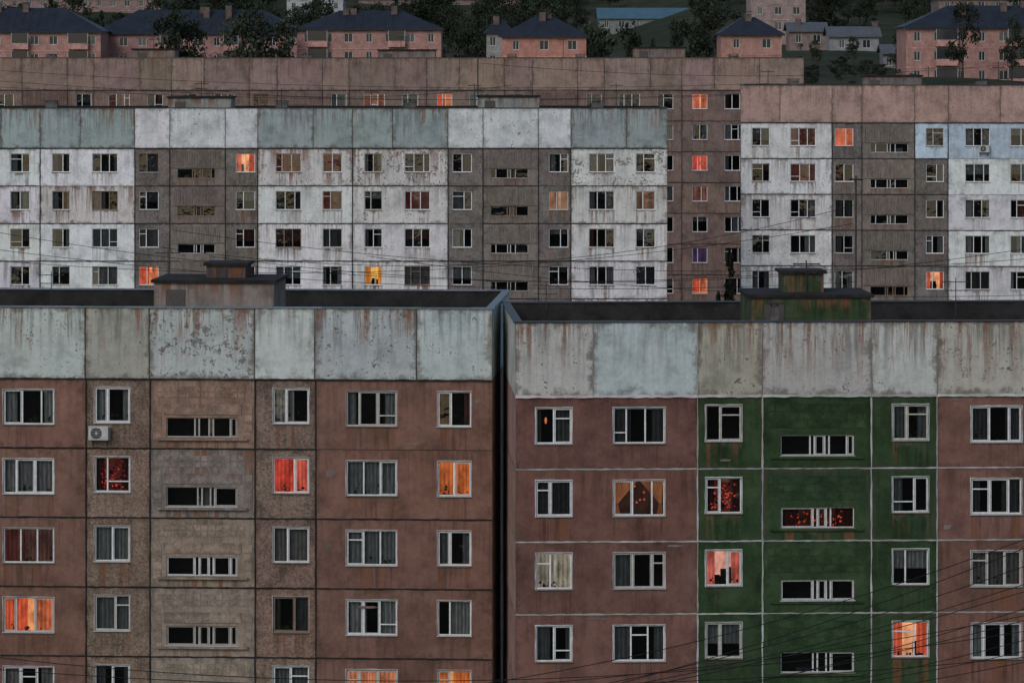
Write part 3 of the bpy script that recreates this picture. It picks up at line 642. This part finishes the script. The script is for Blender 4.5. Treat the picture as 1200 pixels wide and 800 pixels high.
house('white_cottage',972,1030,640,42,31,8,(.27,.28,.29),roofm=GREYR,hip=False,chim=1,wstep=3,band=False)
house('grey_cottage',925,968,660,36,26,8,(.24,.18,.16),roofm=GREYR,hip=False,chim=1,wstep=3,band=False)
house('grey_cottage',1035,1062,600,62,52,6,(.2,.2,.2),roofm=GREYR,hip=False,chim=0,wstep=3,band=False)
house('distant_apartment_house',-40,190,880,-3,-18,14,(.27,.19,.17),chim=3,wstep=3.2)
house('distant_white_house',336,402,860,0,-8,14,(.4,.41,.42),chim=0,wstep=3.2,flat=True)
house('distant_apartment_house',420,610,900,-2,-14,14,(.22,.17,.16),chim=2,wstep=3.2)
house('distant_apartment_house',1100,1260,760,-2,-12,14,(.22,.17,.15),chim=2,wstep=3.2)
def clear(x,y,m=0):
    return not any(a-m<x<b+m and c<y<d for a,b,c,d in foot)
cnt=0;tries=0
while cnt<1500 and tries<40000:
    tries+=1
    y=R.uniform(575,1250) if R.random()<.85 else R.uniform(1250,1700); x=R.uniform(-.19,.19)*y*1.3
    if not clear(x,y): continue
    px=600+F*x/y
    if y<640 and R.random()<.5: continue
    if 925<px<1065 and y<640: continue
    if 925<px<1062 and y<700 and R.random()<.7: continue
    if 690<px<815 and 640<y<820 and R.random()<.8: continue
    s=R.uniform(.55,1.15)*(1.0 if y<800 else 1.1)
    hid=False
    for a,b,c,d in foot:
        if y<c and c-y<75 and a-2<x*c/y<b+2: hid=True
    if hid and R.random()<.9: continue
    put(R.choice(TM),x,y,s,forest,sx=R.uniform(.85,1.25)); cnt+=1
for px,D,ty in ((208,582,12),(222,586,22),(284,580,14),(300,582,10),(330,585,22),(700,575,28),(735,590,30),(800,585,22),(1128,548,4),(1186,545,20),(828,590,16),(560,600,24),(545,620,18),(1000,600,42),(955,590,46),(1050,590,40)):
    x=(px-600)/F*D; zt=ZC-(ty-HY)*D/F; gz=ground(x,D); s=(zt-gz)/10.6; put(R.choice(TM[:5]),x,D,s,name='broadleaf_tree',sx=min(1,.75))
for i in range(60):
    y=R.uniform(440,640); px=R.uniform(935,1075); x=(px-600)/F*y
    if clear(x,y): put(R.choice(TM[:5]),x,y,R.uniform(.1,.28),forest,sx=1.6)
put(TM[-1],(855-600)/F*312,312,(22-8)/12.0,name='fir_tree',sx=.62,z=8); put(TM[-1],(842-600)/F*318,318,.85,name='fir_tree',sx=.6,z=8)

# ---------------------------------------------------------------- cables and antennas
def tube_curve(name,pts_list,r,mat,parent=None):
    cu=bpy.data.curves.new(name,'CURVE'); cu.dimensions='3D'; cu.bevel_depth=r; cu.bevel_resolution=1
    for pts in pts_list:
        sp=cu.splines.new('POLY'); sp.points.add(len(pts)-1)
        for i,p in enumerate(pts): sp.points[i].co=(*p,1)
    cu.materials.append(mat); o=bpy.data.objects.new(name,cu); scene.collection.objects.link(o)
    if parent:o.parent=parent
    return o
def W(px,py,D): return Vector(((px-600)/F*D,D,ZC-(py-HY)*D/F))
def cable(p,q,sag,r=.012,n=28):
    pts=[]
    for i in range(n+1):
        t=i/n; v=p.lerp(q,t); v.z-=sag*4*t*(1-t); pts.append(tuple(v))
    tube_curve('overhead_cable',[pts],r,CABLE)
for a,b,sg in (((-80,905,118),(1300,600,112),2.0),((-60,880,121),(1320,655,116),1.6),((200,860,125),(1330,690,122),1.2),((560,830,130),(1310,735,126),.8),
  ((-90,850,119),(1310,622,113),2.2),((120,860,122),(1330,640,117),1.5),((380,870,124),(1320,672,119),1.0),((-80,800,120),(1300,700,116),1.4),((-50,780,121),(1290,760,118),.9),((700,840,128),(1330,712,124),.5),
  ((-80,760,122),(1300,722,118),1.5),((-90,820,117),(1330,580,111),2.4),((300,880,126),(1330,748,122),.7)):
    cable(W(*a),W(*b),sg,.0135)
for a,b,sg in (((-60,262,165),(955,318,170),1.3),((-60,285,165),(1003,330,172),1.0),((245,300,165),(1260,282,170),1.5),((205,270,168),(1240,300,170),1.2),((430,300,168),(1230,345,170),.7),((-60,300,166),(1000,262,170),1.4),((190,290,160),(1003,240,165),1.6)):
    cable(W(*a),W(*b),sg,.013)
for a,b,sg in (((-40,92,292),(860,112,292),.9),((-40,100,292),(1260,86,300),1.6),((-40,80,310),(900,98,310),.9),((230,104,290),(600,100,290),.8),((560,74,300),(1240,70,310),1.2)):
    cable(W(*a),W(*b),sg,.018)
def antenna(px,base_y,top_y,D,bars=3,r=.03,bl=.5):
    b=W(px,base_y,D); t=W(px,top_y,D); L=[[tuple(b),tuple(t)]]
    for k in range(bars):
        z=t.z-.15-.35*k; w=bl*(1-.15*k); L.append([(b.x-w,D,z),(b.x+w,D,z)])
        for j in(-1,-.4,.4,1): L.append([(b.x+w*j,D-.25,z),(b.x+w*j,D+.25,z)])
    tube_curve('rooftop_antenna',L,r,METAL)
antenna(1003,372,206,151,1,.035,.25);antenna(945,372,305,149,2,.03);antenna(197,350,292,156,2,.02);antenna(560,350,66,290,0,.05)
antenna(556,128,98,282,1,.03);antenna(236,128,96,282,2,.03);antenna(330,128,104,282,1,.03);antenna(722,128,98,284,2,.03);antenna(90,128,104,283,1,.03);antenna(435,128,106,283,2,.03)
antenna(1020,102,76,300,2,.03);antenna(1088,102,78,301,1,.03);antenna(1170,102,72,301,2,.03);antenna(900,102,82,300,1,.03)
antenna(660,70,40,345,2,.03);antenna(470,70,42,345,1,.03);antenna(180,70,40,345,2,.03);antenna(300,70,48,345,1,.03);antenna(770,70,36,345,1,.03)
antenna(60,360,318,156,2,.018);antenna(640,362,330,152,2,.018);antenna(1120,370,326,152,2,.018)
def vent(px,base_y,D,h=.7,w=.5):
    p=W(px,base_y,D); a=Acc(); a.box(p.x-w/2,p.x+w/2,D,D+w,p.z-.6,p.z+h,(.12,.12,.12),(.3,.3,0)); a.box(p.x-w/2-.08,p.x+w/2+.08,D-.08,D+w+.08,p.z+h+.08,p.z+h+.14,(.05,.05,.05))
    for sx in(-1,1):
        for sy in(0,1): a.box(p.x+sx*w*.4-.02,p.x+sx*w*.4+.02,D+sy*w*.9,D+sy*w*.9+.04,p.z+h,p.z+h+.08,(.05,.05,.05))
    a.obj('roof_vent',PANEL)
vent(908,374,146,.5,.3)
for px in (60,330,480,700): vent(px,125,283,.3,.9)
for px in (930,1150): vent(px,99,300,.3,.9)
for px in (60,260,360,600,680,860): vent(px,69,345,.3,.9)

# ---------------------------------------------------------------- camera, light
cam=bpy.data.cameras.new('camera'); co=bpy.data.objects.new('camera',cam); scene.collection.objects.link(co)
co.location=(0,0,ZC); co.rotation_euler=(math.radians(90),0,0); cam.sensor_width=36; cam.lens=F/1200*36; cam.shift_y=-(400-HY)/1200; cam.clip_start=1; cam.clip_end=8000
scene.camera=co
w=bpy.data.worlds.new('World'); scene.world=w; w.use_nodes=True; nt=w.node_tree; bg=nt.nodes['Background']
sk=nt.nodes.new('ShaderNodeTexSky'); sk.sky_type='NISHITA'; sk.sun_disc=False; sk.sun_elevation=math.radians(36); sk.sun_rotation=math.radians(208)
nt.links.new(sk.outputs[0],bg.inputs[0]); bg.inputs[1].default_value=.098
sl=bpy.data.lights.new('sun','SUN'); sl.energy=1.1; sl.angle=math.radians(30); sl.color=(1,.93,.87)
so=bpy.data.objects.new('sun',sl); scene.collection.objects.link(so)
az=math.radians(208); el=math.radians(36)
d=Vector((math.sin(az)*math.cos(el),math.cos(az)*math.cos(el),math.sin(el)))
so.rotation_euler=d.to_track_quat('Z','Y').to_euler()
scene.view_settings.view_transform='Standard'; scene.view_settings.look='None'; scene.view_settings.exposure=0
